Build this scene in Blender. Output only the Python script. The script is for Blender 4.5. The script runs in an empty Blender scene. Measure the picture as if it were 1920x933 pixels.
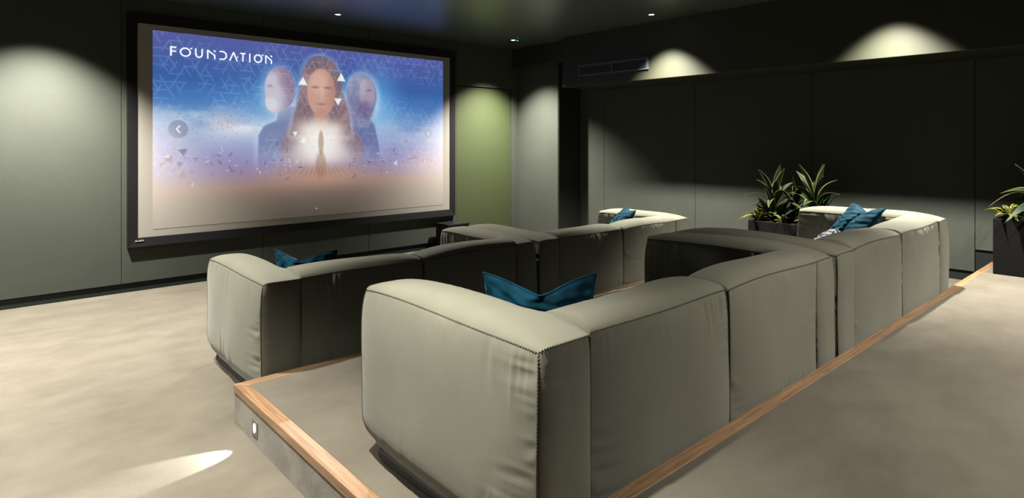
import bpy, bmesh, math, random
import numpy as np
from mathutils import Vector, Matrix

random.seed(7)
scene = bpy.context.scene
COL = scene.collection
PI = math.pi

# ------------------------------------------------------------------ helpers
def tag(o, label=None, cat=None, group=None, kind=None):
    if label: o['label'] = label
    if cat: o['category'] = cat
    if group: o['group'] = group
    if kind: o['kind'] = kind
    return o

def empty(name, loc, label=None, cat=None, group=None):
    o = bpy.data.objects.new(name, None)
    o.empty_display_size = .1
    o.location = loc
    COL.objects.link(o)
    return tag(o, label, cat, group)

def link_mesh(name, verts, faces, mat, parent=None, smooth=False, mats=None, mat_idx=None):
    me = bpy.data.meshes.new(name)
    verts = np.asarray(verts, dtype=float)
    if isinstance(faces, np.ndarray) and faces.ndim == 2:
        nf, k = faces.shape
        me.vertices.add(len(verts)); me.vertices.foreach_set('co', verts.ravel())
        me.loops.add(nf * k); me.loops.foreach_set('vertex_index', faces.astype(np.int32).ravel())
        me.polygons.add(nf)
        me.polygons.foreach_set('loop_start', np.arange(0, nf * k, k, dtype=np.int32))
        me.update(calc_edges=True)
    else:
        me.from_pydata([tuple(v) for v in verts], [], [tuple(f) for f in faces])
        me.update()
    for m in (mats or [mat]):
        me.materials.append(m)
    if mat_idx is not None:
        me.polygons.foreach_set('material_index', np.asarray(mat_idx, dtype=np.int32))
    me.polygons.foreach_set('use_smooth', np.full(len(me.polygons), smooth))
    o = bpy.data.objects.new(name, me)
    COL.objects.link(o)
    if parent is not None:
        o.parent = parent
    return o

class MB:
    """collects boxes, ribbons and tubes and links them as one mesh object"""
    def __init__(s): s.v = []; s.f = []
    def box(s, x0, x1, y0, y1, z0, z1):
        b = len(s.v)
        s.v += [(x, y, z) for z in (z0, z1) for y in (y0, y1) for x in (x0, x1)]
        s.f += [tuple(b + i for i in q) for q in ((0,2,3,1),(4,5,7,6),(0,1,5,4),(2,6,7,3),(0,4,6,2),(1,3,7,5))]
        return s
    def hexa(s, low, high):
        b = len(s.v); n = len(low)
        s.v += list(low) + list(high)
        s.f.append(tuple(b + i for i in reversed(range(n)))); s.f.append(tuple(b + n + i for i in range(n)))
        for i in range(n):
            j = (i + 1) % n
            s.f.append((b + i, b + j, b + n + j, b + n + i))
        return s
    def tube(s, pts, r, n=6, cap=True):
        pts = [Vector(p) for p in pts]
        b = len(s.v); up = Vector((0.31, 0.17, 0.93))
        for i, p in enumerate(pts):
            d = (pts[min(i + 1, len(pts) - 1)] - pts[max(i - 1, 0)])
            d = d.normalized() if d.length > 1e-9 else Vector((0, 0, 1))
            a = d.cross(up)
            a = a.normalized() if a.length > 1e-6 else d.orthogonal().normalized()
            c = d.cross(a)
            rr = r[i] if hasattr(r, '__len__') else r
            for k in range(n):
                t = 2 * PI * k / n
                s.v.append(tuple(p + a * (rr * math.cos(t)) + c * (rr * math.sin(t))))
        for i in range(len(pts) - 1):
            for k in range(n):
                q = (k + 1) % n
                s.f.append((b + i*n + k, b + i*n + q, b + (i+1)*n + q, b + (i+1)*n + k))
        if cap:
            s.f.append(tuple(b + k for k in reversed(range(n))))
            s.f.append(tuple(b + (len(pts)-1)*n + k for k in range(n)))
        return s
    def lathe(s, prof, c, n=32):
        b = len(s.v)
        for r, z in prof:
            for k in range(n):
                t = 2 * PI * k / n
                s.v.append((c[0] + r*math.cos(t), c[1] + r*math.sin(t), c[2] + z))
        for i in range(len(prof) - 1):
            for k in range(n):
                q = (k + 1) % n
                s.f.append((b + i*n + k, b + i*n + q, b + (i+1)*n + q, b + (i+1)*n + k))
        return s
    def build(s, name, mat, parent=None, bevel=0, smooth=False, seg=2):
        o = link_mesh(name, s.v, s.f, mat, parent, smooth)
        if bevel:
            m = o.modifiers.new('bevel', 'BEVEL'); m.width = bevel; m.segments = seg
            m.limit_method = 'ANGLE'; m.angle_limit = R(40)
        return o

def R(d): return math.radians(d)
def s2l(c):
    c = np.asarray(c, dtype=float) / 255.
    return np.where(c <= .04045, c / 12.92, ((c + .055) / 1.055) ** 2.4)

# ------------------------------------------------------------------ materials
def new_mat(name):
    m = bpy.data.materials.new(name); m.use_nodes = True
    nt = m.node_tree
    b = nt.nodes['Principled BSDF']
    return m, nt, b

def N(nt, typ, **kw):
    n = nt.nodes.new(typ)
    for k, v in kw.items():
        if k.startswith('i_'):
            n.inputs[k[2:].replace('_', ' ')].default_value = v
        else:
            setattr(n, k, v)
    return n

def plain(name, col, rough=.5, metal=0, spec=.5, emit=None, estr=0):
    m, nt, b = new_mat(name)
    b.inputs['Base Color'].default_value = (*col, 1)
    b.inputs['Roughness'].default_value = rough
    b.inputs['Metallic'].default_value = metal
    b.inputs['Specular IOR Level'].default_value = spec
    # a faint surface unevenness keeps plain finishes from looking synthetic
    tc = N(nt, 'ShaderNodeTexCoord'); nz = N(nt, 'ShaderNodeTexNoise', i_Scale=90.)
    bp = N(nt, 'ShaderNodeBump', i_Strength=.06, i_Distance=.002)
    nt.links.new(tc.outputs['Object'], nz.inputs['Vector'])
    nt.links.new(nz.outputs['Fac'], bp.inputs['Height']); nt.links.new(bp.outputs['Normal'], b.inputs['Normal'])
    if emit:
        b.inputs['Emission Color'].default_value = (*emit, 1)
        b.inputs['Emission Strength'].default_value = estr
    return m

def fabric(name, c1, c2, scale, mottle, bump, rough=.95, sheen=0., weave=None, stretch=(1,1,1), spec=.2, contrast=(.35,.65), wscale=(.5,.5), detail=5, distort=.4):
    """woven or tufted cloth: slow mottling between two colours, fine grain, woven bump"""
    m, nt, b = new_mat(name)
    L = nt.links.new
    tc = N(nt, 'ShaderNodeTexCoord')
    mp = N(nt, 'ShaderNodeMapping'); mp.inputs['Scale'].default_value = stretch
    L(tc.outputs['Object'], mp.inputs['Vector'])
    n1 = N(nt, 'ShaderNodeTexNoise', i_Scale=mottle, i_Detail=float(detail), i_Roughness=.62, i_Distortion=distort)
    L(mp.outputs[0], n1.inputs['Vector'])
    n2 = N(nt, 'ShaderNodeTexNoise', i_Scale=scale, i_Detail=3., i_Roughness=.7)
    L(tc.outputs['Object'], n2.inputs['Vector'])
    cr = N(nt, 'ShaderNodeValToRGB')
    cr.color_ramp.elements[0].position = contrast[0]; cr.color_ramp.elements[0].color = (*c1, 1)
    cr.color_ramp.elements[1].position = contrast[1]; cr.color_ramp.elements[1].color = (*c2, 1)
    mix = N(nt, 'ShaderNodeMath', operation='MULTIPLY_ADD')
    mix.inputs[1].default_value = wscale[0]
    L(n2.outputs['Fac'], mix.inputs[0])
    mm = N(nt, 'ShaderNodeMath', operation='MULTIPLY'); mm.inputs[1].default_value = wscale[1]
    L(n1.outputs['Fac'], mm.inputs[0]); L(mm.outputs[0], mix.inputs[2])
    L(mix.outputs[0], cr.inputs['Fac'])
    L(cr.outputs['Color'], b.inputs['Base Color'])
    bp = N(nt, 'ShaderNodeBump', i_Strength=bump, i_Distance=.004)
    if weave:
        # two crossed sets of threads
        w1 = N(nt, 'ShaderNodeTexWave', wave_type='BANDS', bands_direction='Z', i_Scale=weave, i_Distortion=2., i_Detail=2.)
        w2 = N(nt, 'ShaderNodeTexWave', wave_type='BANDS', bands_direction='DIAGONAL', i_Scale=weave, i_Distortion=2., i_Detail=2.)
        L(tc.outputs['Object'], w1.inputs['Vector']); L(tc.outputs['Object'], w2.inputs['Vector'])
        a = N(nt, 'ShaderNodeMath', operation='ADD'); L(w1.outputs['Fac'], a.inputs[0]); L(w2.outputs['Fac'], a.inputs[1])
        a2 = N(nt, 'ShaderNodeMath', operation='ADD'); L(a.outputs[0], a2.inputs[0]); L(n2.outputs['Fac'], a2.inputs[1])
        L(a2.outputs[0], bp.inputs['Height'])
    else:
        L(n2.outputs['Fac'], bp.inputs['Height'])
    L(bp.outputs['Normal'], b.inputs['Normal'])
    b.inputs['Roughness'].default_value = rough
    b.inputs['Specular IOR Level'].default_value = spec
    if sheen:
        b.inputs['Sheen Weight'].default_value = sheen
        b.inputs['Sheen Roughness'].default_value = .4
    return m

M = {}
M['wall'] = fabric('wall_fabric_grey_green', (0.0315,0.03563,0.03112), (0.04425,0.0495,0.04313), 330, 1.6, .45, spec=.06, wscale=(.75,.25))
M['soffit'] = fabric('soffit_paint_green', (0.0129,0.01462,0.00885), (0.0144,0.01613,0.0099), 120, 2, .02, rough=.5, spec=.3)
M['ceiling'] = fabric('ceiling_paint_satin', (.018,.030,.020), (.021,.034,.023), 120, 2, .01, rough=.33, spec=1.)
M['ceiling'].node_tree.nodes['Principled BSDF'].inputs['IOR'].default_value = 1.9
M['door'] = fabric('door_paint_green', (0.0255,0.03375,0.0135), (0.02775,0.03675,0.015), 60, 1.2, .02, rough=.6, spec=.25)
M['base'] = plain('baseboard_black_green', (.007,.010,.009), .7, spec=.15)
M['black'] = plain('matte_black', (.006,.006,.007), .6, spec=.3)
M['frame'] = plain('frame_black_velvet', (.004,.004,.005), .8, spec=.15)
M['trim_dark'] = plain('dark_trim', (.012,.014,.012), .8, spec=.15)
M['carpet'] = fabric('carpet_beige', (.046,.0415,.033), (.089,.083,.0685), 320, 2.6, .9, sheen=.05, stretch=(1,1.5,1), spec=.05, contrast=(.31,.69), wscale=(.48,.52), detail=8, distort=.15)
M['carpet_riser'] = fabric('carpet_riser_beige', (0.03375,0.03075,0.024), (0.09375,0.0885,0.0735), 300, 5, .6, sheen=.1, spec=.06, contrast=(.38,.62), wscale=(.5,.5))
M['sofa'] = fabric('sofa_linen_sage', (0.072,0.0735,0.06), (0.08925,0.09075,0.07425), 600, 3, .2, sheen=.1, weave=190, spec=.1)
M['stitch'] = plain('stitch_thread_dark', (.045,.048,.038), .9, spec=.1)
M['plinth'] = plain('sofa_plinth_black', (.006,.006,.006), .55, spec=.3)

def wood_mat(name, axis):
    m, nt, b = new_mat(name); L = nt.links.new
    tc = N(nt, 'ShaderNodeTexCoord'); mp = N(nt, 'ShaderNodeMapping')
    mp.inputs['Scale'].default_value = (1.2, 34, 34) if axis == 'X' else (34, 1.2, 34)
    L(tc.outputs['Object'], mp.inputs['Vector'])
    n1 = N(nt, 'ShaderNodeTexNoise', i_Scale=3., i_Detail=6., i_Roughness=.62, i_Distortion=.5)
    L(mp.outputs[0], n1.inputs['Vector'])
    cr = N(nt, 'ShaderNodeValToRGB')
    cr.color_ramp.elements[0].position = .36; cr.color_ramp.elements[0].color = (.080,.044,.022,1)
    cr.color_ramp.elements[1].position = .64; cr.color_ramp.elements[1].color = (.152,.093,.052,1)
    L(n1.outputs['Fac'], cr.inputs['Fac']); L(cr.outputs['Color'], b.inputs['Base Color'])
    bp = N(nt, 'ShaderNodeBump', i_Strength=.15, i_Distance=.002)
    L(n1.outputs['Fac'], bp.inputs['Height']); L(bp.outputs['Normal'], b.inputs['Normal'])
    b.inputs['Roughness'].default_value = .42
    return m
M['woodX'] = wood_mat('oak_nosing_long', 'X'); M['woodY'] = wood_mat('oak_nosing_side', 'Y')

def velvet(name, col, tip):
    m, nt, b = new_mat(name); L = nt.links.new
    tc = N(nt, 'ShaderNodeTexCoord')
    n1 = N(nt, 'ShaderNodeTexNoise', i_Scale=14., i_Detail=4., i_Roughness=.6)
    L(tc.outputs['Object'], n1.inputs['Vector'])
    cr = N(nt, 'ShaderNodeValToRGB')
    cr.color_ramp.elements[0].position = .35; cr.color_ramp.elements[0].color = (*[c*.7 for c in col], 1)
    cr.color_ramp.elements[1].position = .7; cr.color_ramp.elements[1].color = (*[c*1.35 for c in col], 1)
    L(n1.outputs['Fac'], cr.inputs['Fac']); L(cr.outputs['Color'], b.inputs['Base Color'])
    b.inputs['Roughness'].default_value = .8; b.inputs['Specular IOR Level'].default_value = .06
    b.inputs['Sheen Weight'].default_value = .32; b.inputs['Sheen Roughness'].default_value = .22
    b.inputs['Sheen Tint'].default_value = (*tip, 1)
    return m
M['velvet'] = velvet('velvet_teal_blue', (.0002,.0145,.0265), (.08,.5,.85))

def stripe_mat():
    m, nt, b = new_mat('striped_cotton'); L = nt.links.new
    tc = N(nt, 'ShaderNodeTexCoord')
    w = N(nt, 'ShaderNodeTexWave', wave_type='BANDS', bands_direction='X', i_Scale=6.2)
    L(tc.outputs['Object'], w.inputs['Vector'])
    cr = N(nt, 'ShaderNodeValToRGB'); cr.color_ramp.interpolation = 'CONSTANT'
    cr.color_ramp.elements[0].color = (0.0105,0.0225,0.075,1); cr.color_ramp.elements[1].position = .42; cr.color_ramp.elements[1].color = (0.1875,0.18,0.165,1)
    L(w.outputs['Fac'], cr.inputs['Fac']); L(cr.outputs['Color'], b.inputs['Base Color'])
    b.inputs['Roughness'].default_value = .9
    return m
M['stripe'] = stripe_mat()

def leaf_mat(name, mid, edge, k0, k1):
    """green blade with a paler margin; the UV runs across the blade"""
    m, nt, b = new_mat(name); L = nt.links.new
    uv = N(nt, 'ShaderNodeUVMap'); uv.uv_map = 'blade'
    sep = N(nt, 'ShaderNodeSeparateXYZ'); L(uv.outputs[0], sep.inputs[0])
    a = N(nt, 'ShaderNodeMath', operation='ABSOLUTE'); L(sep.outputs['X'], a.inputs[0])
    nz = N(nt, 'ShaderNodeTexNoise', i_Scale=9., i_Detail=3.); L(uv.outputs[0], nz.inputs['Vector'])
    ad = N(nt, 'ShaderNodeMath', operation='MULTIPLY_ADD'); ad.inputs[1].default_value = .5
    L(nz.outputs['Fac'], ad.inputs[0]); L(a.outputs[0], ad.inputs[2])
    cr = N(nt, 'ShaderNodeValToRGB')
    cr.color_ramp.elements[0].position = k0; cr.color_ramp.elements[0].color = (*mid, 1)
    cr.color_ramp.elements[1].position = k1; cr.color_ramp.elements[1].color = (*edge, 1)
    L(ad.outputs[0], cr.inputs['Fac']); L(cr.outputs['Color'], b.inputs['Base Color'])
    b.inputs['Roughness'].default_value = .5; b.inputs['Specular IOR Level'].default_value = .1
    return m
M['leaf'] = leaf_mat('leaf_green_cream_margin', (.0042,.0135,.0026), (.085,.08,.034), .98, 1.2)
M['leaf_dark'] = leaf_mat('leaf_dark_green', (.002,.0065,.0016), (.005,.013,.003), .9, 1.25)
M['leaf_low'] = leaf_mat('leaf_yellow_green', (.011,.026,.003), (.095,.092,.015), .62, .95)
M['stem'] = plain('plant_stem', (.16,.15,.07), .7)
M['planter'] = plain('planter_charcoal', (.0030,.0030,.0036), .8, spec=.08)
M['soil'] = fabric('potting_soil', (.008,.006,.005), (.03,.022,.016), 90, 20, .8)
M['grille'] = plain('grille_dark_blue_grey', (.03,.038,.045), .5)
M['grille_in'] = plain('grille_inside_black', (.004,.004,.005), .9)
M['lens'] = plain('lamp_lens', (.9,.9,.85), .4, emit=(1,.9,.74), estr=14)
M['trim_white'] = plain('lamp_trim', (.1,.105,.1), .5)
M['led_green'] = plain('indicator_green', (.02,.2,.1), .4, emit=(.05,.9,.45), estr=3)
M['step_plate'] = plain('step_light_plate', (.16,.16,.15), .35, metal=.8)
M['step_lens'] = plain('step_light_lens', (.9,.9,.9), .3, emit=(1,.97,.9), estr=9)
M['gloss_black'] = plain('gloss_black', (.008,.008,.01), .18)
M['silver'] = plain('silver_metal', (.5,.5,.48), .3, metal=1)
M['screen'] = plain('screen_cloth', (.184,.176,.164), .9, spec=.1)
M['badge'] = plain('badge_silver', (.45,.45,.45), .4, metal=.6)
M['title'] = plain('projected_white', (.184,.176,.164), .9, emit=(.92,.95,1.), estr=1.0)

# ------------------------------------------------------------------ room shell
XL, XR, YB, YW, ZC = -3.6, 6.72, -1.7, 6.84, 2.86
SX, SZ, SY = 5.96, 2.19, 5.64           # soffit face, underside, far end
def st(o): o['kind'] = 'structure'; return o

st(MB().box(XL-.1, XR+.1, YB-.1, YW+.15, -.1, 0).build('floor', M['carpet']))
st(MB().box(XL-.1, XR+.1, YB-.1, YW+.15, ZC, ZC+.1).build('ceiling', M['ceiling']))
# screen wall: upholstered panels with fine joints, a door opening at the right
PF = .02   # panel thickness in front of the backing
b = MB()
xs = [XL, -2.85, -1.54, -.23, 1.085, 2.424, 3.72, 5.08]
for a, c in zip(xs, xs[1:]):
    b.box(a+.002, c-.002, YW, YW+PF+.06, .088, ZC)
b.box(5.082, 6.118, YW, YW+PF+.06, 2.25, ZC)
b.box(6.122, 6.30, YW, YW+PF+.06, .088, ZC)
b.box(XL, 6.72, YW+.05, YW+.14, 0, ZC)
st(b.build('wall_screen', M['wall'], bevel=.003))
st(MB().box(XL, 5.085, YW+.012, YW+.03, 0, .1).build('baseboard_screen', M['base'], bevel=.003))
d = st(MB().box(5.092, 6.108, YW+.018, YW+.05, .008, 2.238).build('door_1', M['door'], bevel=.004))
# right wall panels follow the tiers
b = MB()
ys = [(5.54, 6.1, .088), (4.09, 5.54, .088), (2.69, 4.09, .29), (1.277, 2.69, .29), (.0, 1.277, .49), (YB, .0, .49)]
for y0, y1, z0 in ys:
    b.box(XR, XR+.08, y0+.002, y1-.002, z0, 2.3)
b.box(XR+.05, XR+.14, YB, YW, 0, ZC)
st(b.build('wall_right', M['wall'], bevel=.003))
b = MB()
b.box(XR+.012, XR+.03, 3.3, 6.1, 0, .1).box(XR+.012, XR+.03, 1.27, 3.3, 0, .3).box(XR+.012, XR+.03, YB, 1.277, 0, .5)
st(b.build('baseboard_right', M['base'], bevel=.003))
st(MB().box(XL-.1, XL, YB, YW+.1, 0, ZC).build('wall_left', M['wall']))
st(MB().box(XL, XR+.1, YB-.1, YB, 0, ZC).build('wall_back', M['wall']))
# pilaster beside the door, beam above it, boxed-in soffit along the right wall
st(MB().box(6.25, XR+.06, 6.0, YW+.06, .088, 2.575).build('wall_pilaster', M['wall'], bevel=.004))
st(MB().box(6.262, XR+.06, 5.99, 6.002, 0, 2.57).build('trim_4', M['trim_dark']))
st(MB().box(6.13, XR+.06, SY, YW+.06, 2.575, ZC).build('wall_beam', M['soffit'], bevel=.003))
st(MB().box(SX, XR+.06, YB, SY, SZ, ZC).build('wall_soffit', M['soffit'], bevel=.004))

# tiers: middle (0.2 m) and back (0.4 m), carpeted, with oak nosings
T1, T2, TX, TY1, TY2, NW, NH = .2, .4, 1.02, 3.31, 1.157, .063, .039
b = MB()
b.box(TX+.012, XR+.01, TY2-.3, TY1-.012, 0, T1-NH)
b.box(TX+NW, XR+.01, TY2-.3, TY1-NW, T1-NH, T1)
st(b.build('floor_middle_tier', M['carpet']))
b = MB()
b.box(TX+.012, XR+.01, YB, TY2-.012, 0, T2-NH)
b.box(TX+NW, XR+.01, YB, TY2-.056, T2-NH, T2)
st(b.build('floor_back_tier', M['carpet']))
# carpeted riser faces (darker pile seen end on)
st(MB().box(TX+.004, TX+.0125, TY2, TY1-.004, .001, T1-NH-.001).build('floor_riser', M['carpet_riser']))
def nosing_x(name, y1, w, z):     # along X, mitred at its left end
    return st(MB().hexa([(TX, y1, z-NH), (TX+NW, y1-w, z-NH), (XR, y1-w, z-NH), (XR, y1, z-NH)],
                        [(TX, y1, z), (TX+NW, y1-w, z), (XR, y1-w, z), (XR, y1, z)]).build(name, M['woodX'], bevel=.003))
def nosing_y(name, y0, y1, w, z):
    return st(MB().hexa([(TX, y0, z-NH), (TX+NW, y0, z-NH), (TX+NW, y1-w, z-NH), (TX, y1, z-NH)],
                        [(TX, y0, z+.0006), (TX+NW, y0, z+.0006), (TX+NW, y1-w, z+.0006), (TX, y1, z+.0006)]).build(name, M['woodY'], bevel=.003))
nosing_x('trim_1', TY1, NW, T1); nosing_y('trim_2', TY2, TY1, NW, T1)
nosing_x('trim_3', TY2, .056, T2); nosing_y('trim_5', YB, TY2, .056, T2)

# ------------------------------------------------------------------ soft upholstered blocks
def axis_nodes(L, step):
    n = max(8, int(round(L / step)))
    t = np.linspace(-1, 1, n + 1)
    return .72 * t + .28 * np.sin(t * PI / 2)          # closer together near the seams

def noise1(rng, x, period):
    """smooth 1-D noise, x in metres"""
    k = rng.normal(size=400)
    q = np.abs(x) / period; i = np.floor(q).astype(int) % 399; f = q - np.floor(q)
    f = f * f * (3 - 2 * f)
    return k[i] * (1 - f) + k[i + 1] * f

def soft_block(x0, x1, y0, y1, z0, z1, bulge, seed, step=.0085, pucker=.0042, soft_bottom=True, join=(0, 0), join_y=None, seams=None):
    """a plump cushion block: seams stay on the box edges, every face swells between them and gathers in small puckers near the seams"""
    rng = np.random.default_rng(seed)
    lo = np.array([x0, y0, z0]); hi = np.array([x1, y1, z1]); c = (lo + hi) / 2; h = (hi - lo) / 2
    ax = [axis_nodes(2 * h[k], step) for k in range(3)]
    n = [len(a) for a in ax]
    ids = -np.ones(n, dtype=np.int64); verts = []; faces = []
    # surface lattice
    I, J, K = np.meshgrid(*[np.arange(m) for m in n], indexing='ij')
    surf = (I == 0) | (I == n[0]-1) | (J == 0) | (J == n[1]-1) | (K == 0) | (K == n[2]-1)
    idx = np.argwhere(surf); ids[surf] = np.arange(len(idx))
    P = np.stack([ax[k][idx[:, k]] for k in range(3)], 1)
    V = c + P * h
    ph = rng.uniform(0, 6.28, (3, 4))
    D = np.zeros_like(V)
    for a in range(3):
        u, v = [k for k in range(3) if k != a]
        for s in (-1, 1):
            on = np.isclose(P[:, a], s)
            pu, pv = P[on, u], P[on, v]
            B = bulge[a]
            if a == 2 and s < 0: B *= .25
            if a != 2: B *= min(1., .3 + min(h[u], h[v]) / .28)
            du, dv = (1 - np.abs(pu)) * h[u], (1 - np.abs(pv)) * h[v]       # metres from the seams
            pr = lambda t: np.clip(1 - np.abs(t) ** 3.2, 0, 1) ** .8
            if a == 2 and s > 0:
                # where a block meets its neighbour the crown runs on instead of falling to a seam
                jn = np.where(pu > 0, join[1], join[0]) * (1. if join_y is None else np.clip((join_y + .05 - (c[1] + pv * h[1])) / .1, 0, 1))
                d = B * pr(pv) * (pr(pu) * (1 - jn) + jn * (1 - .16 * np.abs(pu) ** 3))
            else:
                d = B * pr(pu) * pr(pv)
            # slow unevenness of the filling
            xu, xv = pu * h[u], pv * h[v]
            lump = (np.sin(7 * xu + ph[a, 0]) * np.sin(6 * xv + ph[a, 1]) + .6 * np.sin(13 * xu + ph[a, 2] + 4 * xv)) * .0035 * min(1., (min(h[u], h[v]) / .3) ** 1.5)
            d = d + lump * pr(pu) * pr(pv)
            # puckers run away from each seam
            for dist, along, far in ((du, xv, pu), (dv, xu, pv)):
                lam = .028 + .014 * noise1(rng, along + 9 + s, .11)
                lam = np.clip(lam, .012, .06)
                env = (dist / lam) * np.exp(1 - dist / lam) * (dist < .3)
                side = np.sign(far) * 3.1
                am = np.clip(.55 + .6 * noise1(rng, along + 30 + side, .13), .05, 1.7)
                sig = .8 * noise1(rng, along + 50 + side, .015) + .8 * noise1(rng, along + 70 + side + dist * .25, .034)
                d = d + pucker * np.clip((min(h[u], h[v]) - .085) / .2, .06, 1) * env * am * sig * pr(pu * .98) ** .5 * pr(pv * .98) ** .5
            D[on, a] += s * d
    # the seams themselves sag and wander a little, and the corners are pulled in
    w = np.abs(P)
    corner = np.prod(w, axis=1) ** 5
    def pull(p, cw):
        q = np.sign(p) * (cw * .014)[:, None]
        jn = np.where(p[:, 0] > 0, join[1], join[0]) * (1. if join_y is None else np.clip((join_y + .05 - (c[1] + p[:, 1] * h[1])) / .1, 0, 1))
        return q * (1 - np.clip(jn, 0, 1))[:, None]
    D -= pull(P, corner)
    if soft_bottom:       # lower edges tuck under
        low = np.clip((-P[:, 2] - .62) / .38, 0, 1) ** 2
        for a in (0, 1):
            D[:, a] -= np.sign(P[:, a]) * low * .034 * np.abs(P[:, a]) ** 2.5
    def wander(X):
        return np.stack([.003 * np.sin(9 * X[:, 2] + ph[0, 3] + 5 * X[:, 1]), .003 * np.sin(8 * X[:, 2] + ph[1, 3] + 5 * X[:, 0]),
                         .0045 * np.sin(6.5 * (X[:, 0] + X[:, 1]) + ph[2, 3])], 1)
    V2 = V + D + wander(V)
    F = []
    for a in range(3):
        u, v = [(1, 2), (2, 0), (0, 1)][a]
        for s, e in ((-1, 0), (1, n[a] - 1)):
            g = np.take(ids, e, axis=a)             # axes keep order of remaining indices
            if a == 1: g = g.T                      # (x,z)->(z,x) so that (u,v) is (z,x)
            q = np.stack([g[:-1, :-1], g[1:, :-1], g[1:, 1:], g[:-1, 1:]], -1).reshape(-1, 4)
            F.append(q if s > 0 else q[:, ::-1])
    F = np.concatenate(F)
    # stitched seam: round the top edge and down the four corners
    def edge_pts(pa, pb, stepm):
        L = np.linalg.norm((np.array(pb) - np.array(pa)) * h); m = max(2, int(L / stepm))
        t = np.linspace(0, 1, m + 1)[:, None]
        p = np.array(pa) * (1 - t) + np.array(pb) * t
        X = c + p * h
        cw = np.prod(np.abs(p), axis=1) ** 5
        X = X - pull(p, cw)
        low = np.clip((-p[:, 2] - .62) / .38, 0, 1) ** 2
        if soft_bottom:
            for a in (0, 1): X[:, a] -= np.sign(p[:, a]) * low * .034
        return X + wander(c + p * h), np.sign(p[len(p)//2])
    sm = MB()
    cs = [(-1,-1),(1,-1),(1,1),(-1,1)]
    E = [((*cs[i], 1), (*cs[(i+1) % 4], 1)) for i in range(4)] + [((*q, 1), (*q, -1)) for q in cs]
    if seams is not None:
        E = [E[i] for i in seams if i < 8]
    if join_y is not None:      # the inner edge is stitched only in front of the backrest
        q = (join_y - c[1]) / h[1]; sd = 1 if join[1] else -1
        E.append(((sd, q, 1), (sd, 1, 1)))
    for pa, pb in E:
        X, sg = edge_pts(pa, pb, .03)
        vert = pa[2] != pb[2]
        out = np.array([pa[0], pa[1], 0.]) if vert else np.array([(pa[0] if pa[0] == pb[0] else 0), (pa[1] if pa[1] == pb[1] else 0), 1.])
        out = out / np.linalg.norm(out)
        sm.tube(X + out * .0002, .0019, 5)
        X, sg = edge_pts(pa, pb, .0052)
        along = np.array(pb, float) - np.array(pa, float); along /= np.linalg.norm(along)
        across = np.cross(out, along)
        zz = (np.arange(len(X)) % 2 * 2 - 1)[:, None]
        sm.tube(X + out * .0018 + across * zz * .0027, .0011, 4)
    return V2, F, sm

def sofa_block(name, parent, box, bulge, seed, **kw):
    V, F, sm = soft_block(*box, bulge, seed, **kw)
    o = link_mesh(name, V, F, M['sofa'], parent, smooth=True)
    sm.build('stitched_seam', M['stitch'], o, smooth=True)
    return o

def make_sofa(ox, oy, oz, label, seed, arm2=.225, bl=.03, br=.03):
    """two-seat modular sofa; local origin at its left rear corner on the floor, backs to the viewer"""
    root = empty('modular_sofa', (ox, oy, oz), label, 'sofa', 'sage green modular sofas in two rows')
    A, B, W, DP, T = .222, .822, 0, 1.0, .222
    xa, xb, xc = A, A + B + .008, A + 2 * B + .016
    xe = xc + arm2
    zb, zt = .055, .684
    sofa_block('armrest', root, (0, A - .001, 0, DP, zb, zt), (bl, .03, .046), seed + 1, join=(0, 1), join_y=T, seams=(0, 2, 3, 4, 7))
    sofa_block('armrest', root, (xc + .001, xe, 0, DP, zb, zt), (br, .03, .046), seed + 2, join=(1, 0), join_y=T, seams=(0, 1, 2, 5, 6))
    sofa_block('backrest', root, (xa + .001, xb - .006, .003, T, zb, zt), (.012, .03, .046), seed + 3, join=(1, .35), seams=(0, 2, 4, 5))
    sofa_block('backrest', root, (xb + .002, xc - .001, .003, T, zb, zt), (.012, .03, .046), seed + 4, join=(.35, 1), seams=(0, 2, 4, 5))
    sofa_block('seat_cushion', root, (xa + .02, xb - .012, T + .035, DP - .02, zb, .40), (.016, .03, .035), seed + 5, step=.03)
    sofa_block('seat_cushion', root, (xb + .012, xc - .02, T + .035, DP - .02, zb, .40), (.016, .03, .035), seed + 6, step=.03)
    MB().hexa([(.03,.05,0),(xe-.03,.05,0),(xe-.03,DP-.05,0),(.03,DP-.05,0)], [(.03,.05,.062),(xe-.03,.05,.062),(xe-.03,DP-.05,.062),(.03,DP-.05,.062)]).build('plinth', M['plinth'], root, bevel=.03, seg=4)
    return root

make_sofa(1.163, 1.195, T1, 'sage green modular sofa on the middle tier, nearest the camera', 11, .215, br=.006)
make_sofa(3.307, 1.195, T1, 'sage green modular sofa on the middle tier, beside the planter wall', 31, .235, bl=.024)
make_sofa(1.178, 3.362, 0, 'sage green modular sofa on the lower floor, beside the step corner', 51, .205, br=.005)
make_sofa(3.294, 3.362, 0, 'sage green modular sofa on the lower floor, far one before the pilaster', 71, .245, bl=.008)

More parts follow.
